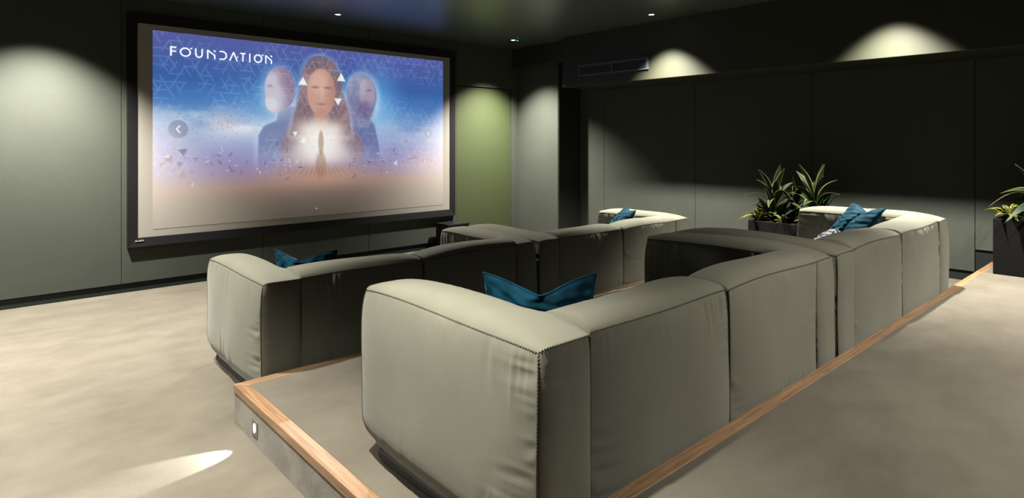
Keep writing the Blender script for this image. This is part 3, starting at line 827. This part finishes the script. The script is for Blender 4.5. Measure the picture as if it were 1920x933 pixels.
def planter(x0, x1, y0, y1, z0, h, label, rosettes, lows, seed, specials=(), deep=10):
    org = ((x0+x1)/2, (y0+y1)/2, z0)
    root = empty('potted_plant', org, label, 'potted plant', 'planter boxes along the right wall')
    hx, hy = (x1-x0)/2, (y1-y0)/2; w = .018
    b = MB()
    b.box(-hx, -hx+w, -hy, hy, 0, h).box(hx-w, hx, -hy, hy, 0, h).box(-hx+w, hx-w, -hy, -hy+w, 0, h).box(-hx+w, hx-w, hy-w, hy, 0, h).box(-hx+w, hx-w, -hy+w, hy-w, 0, .02)
    b.build('planter_box', M['planter'], root, bevel=.003)
    # soil, slightly mounded
    n = 14; V = []; F = []
    for i in range(n + 1):
        for j in range(n + 1):
            u, v = i/n*2-1, j/n*2-1
            V.append((u*(hx-w), v*(hy-w), h - .045 + .02*(1-u*u)*(1-v*v) + .004*math.sin(31*u+17*v)))
    for i in range(n):
        for j in range(n): F.append((i*(n+1)+j, (i+1)*(n+1)+j, (i+1)*(n+1)+j+1, i*(n+1)+j+1))
    link_mesh('soil', V, F, M['soil'], root, smooth=True)
    rng = random.Random(seed)
    top = z0 + h - .03
    tall, dark, low = [], [], []
    for (cx, cy, hgt, count) in rosettes:
        c = Vector((cx, cy, top))
        crown = c + Vector((rng.uniform(-.02,.02), rng.uniform(-.02,.02), hgt * .42))
        MB().tube([c - Vector(org), c.lerp(crown, .5) - Vector(org), crown - Vector(org)], [.010, .008, .006], 7).build('stem', M['stem'], root, smooth=True)
        for k in range(count):
            q = (k + .5) / count                                             # low leaves first, upright ones last
            th = 2.4 * k + rng.uniform(-.35, .35); e = 1.45 - 1.25 * q + rng.uniform(-.15, .15)
            L = hgt * rng.uniform(.50, .66)
            at_ = c.lerp(crown, .25 + .75 * q)
            tip = at_ + Vector((math.cos(th)*math.sin(e), math.sin(th)*math.sin(e), math.cos(e))) * L
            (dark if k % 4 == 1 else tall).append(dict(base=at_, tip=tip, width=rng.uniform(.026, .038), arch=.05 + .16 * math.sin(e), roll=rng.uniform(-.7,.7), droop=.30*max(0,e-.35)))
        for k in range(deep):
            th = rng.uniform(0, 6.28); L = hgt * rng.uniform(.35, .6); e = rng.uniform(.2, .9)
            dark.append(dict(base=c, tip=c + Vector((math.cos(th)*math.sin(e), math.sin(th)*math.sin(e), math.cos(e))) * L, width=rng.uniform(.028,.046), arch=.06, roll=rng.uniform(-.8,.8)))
    for sp_ in specials: tall.append(sp_)
    for (cx, cy, r_, count) in lows:
        c = Vector((cx, cy, top))
        for k in range(count):
            th = 2.4 * k + rng.uniform(-.4, .4); e = rng.uniform(.35, 1.35); L = r_ * rng.uniform(.6, 1.1)
            low.append(dict(base=c, tip=c + Vector((math.cos(th)*math.sin(e), math.sin(th)*math.sin(e), math.cos(e)*1.0 + .12)) * L, width=rng.uniform(.014,.024), arch=.2, roll=rng.uniform(-.5,.5), droop=.25, fold=.3))
    leaf_mesh('tall_foliage', tall, M['leaf'], root, org)
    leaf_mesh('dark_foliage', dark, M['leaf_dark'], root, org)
    leaf_mesh('low_foliage', low, M['leaf_low'], root, org)
    return root

planter(6.02, 6.46, 2.15, 3.05, T1, .445, 'charcoal planter on the middle tier with tall and low variegated plants behind the sofa',
        [(6.17, 2.84, .62, 16), (6.27, 2.47, .66, 16), (6.30, 2.70, .48, 10)], [(6.10, 2.97, .22, 18), (6.09, 2.72, .15, 9), (6.1, 2.5, .14, 8)], 23)
planter(6.11, 6.55, .15, 1.045, T2, .445, 'charcoal planter on the back tier holding leafy variegated plants, at the step end',
        [(6.28, .72, .58, 16), (6.34, .42, .55, 14)], [(6.19, .95, .19, 20), (6.20, .78, .19, 20), (6.3, .92, .16, 14)], 5,
        specials=[dict(base=(6.26,.80,.98), tip=(6.12,1.08,.96), width=.032, arch=.26, roll=.2, droop=.1), dict(base=(6.28,.74,1.0), tip=(6.2,.92,1.28), width=.034, arch=.04, roll=.4)])

# ------------------------------------------------------------------ camera
f_px, cxp, hyp, VA = 1135., 960., 265., 2228.
th = math.atan((VA - cxp) / f_px)
cam = bpy.data.cameras.new('camera'); co = bpy.data.objects.new('camera', cam); COL.objects.link(co)
cam.sensor_width = 36; cam.sensor_fit = 'HORIZONTAL'; cam.lens = f_px / 1920 * 36
cam.shift_y = -(933/2 - hyp) / 1920
co.location = (0, 0, 1.46)
fwd = Vector((math.cos(th), math.sin(th), 0))
co.rotation_euler = fwd.to_track_quat('-Z', 'Y').to_euler()
cam.clip_start = .05; cam.clip_end = 60
scene.camera = co

w = bpy.data.worlds.new('world'); scene.world = w; w.use_nodes = True
w.node_tree.nodes['Background'].inputs['Color'].default_value = (0, 0, 0, 1)

vs = scene.view_settings
vs.view_transform = 'Standard'; vs.look = 'None'; vs.gamma = 1; vs.use_curve_mapping = False; vs.exposure = 0
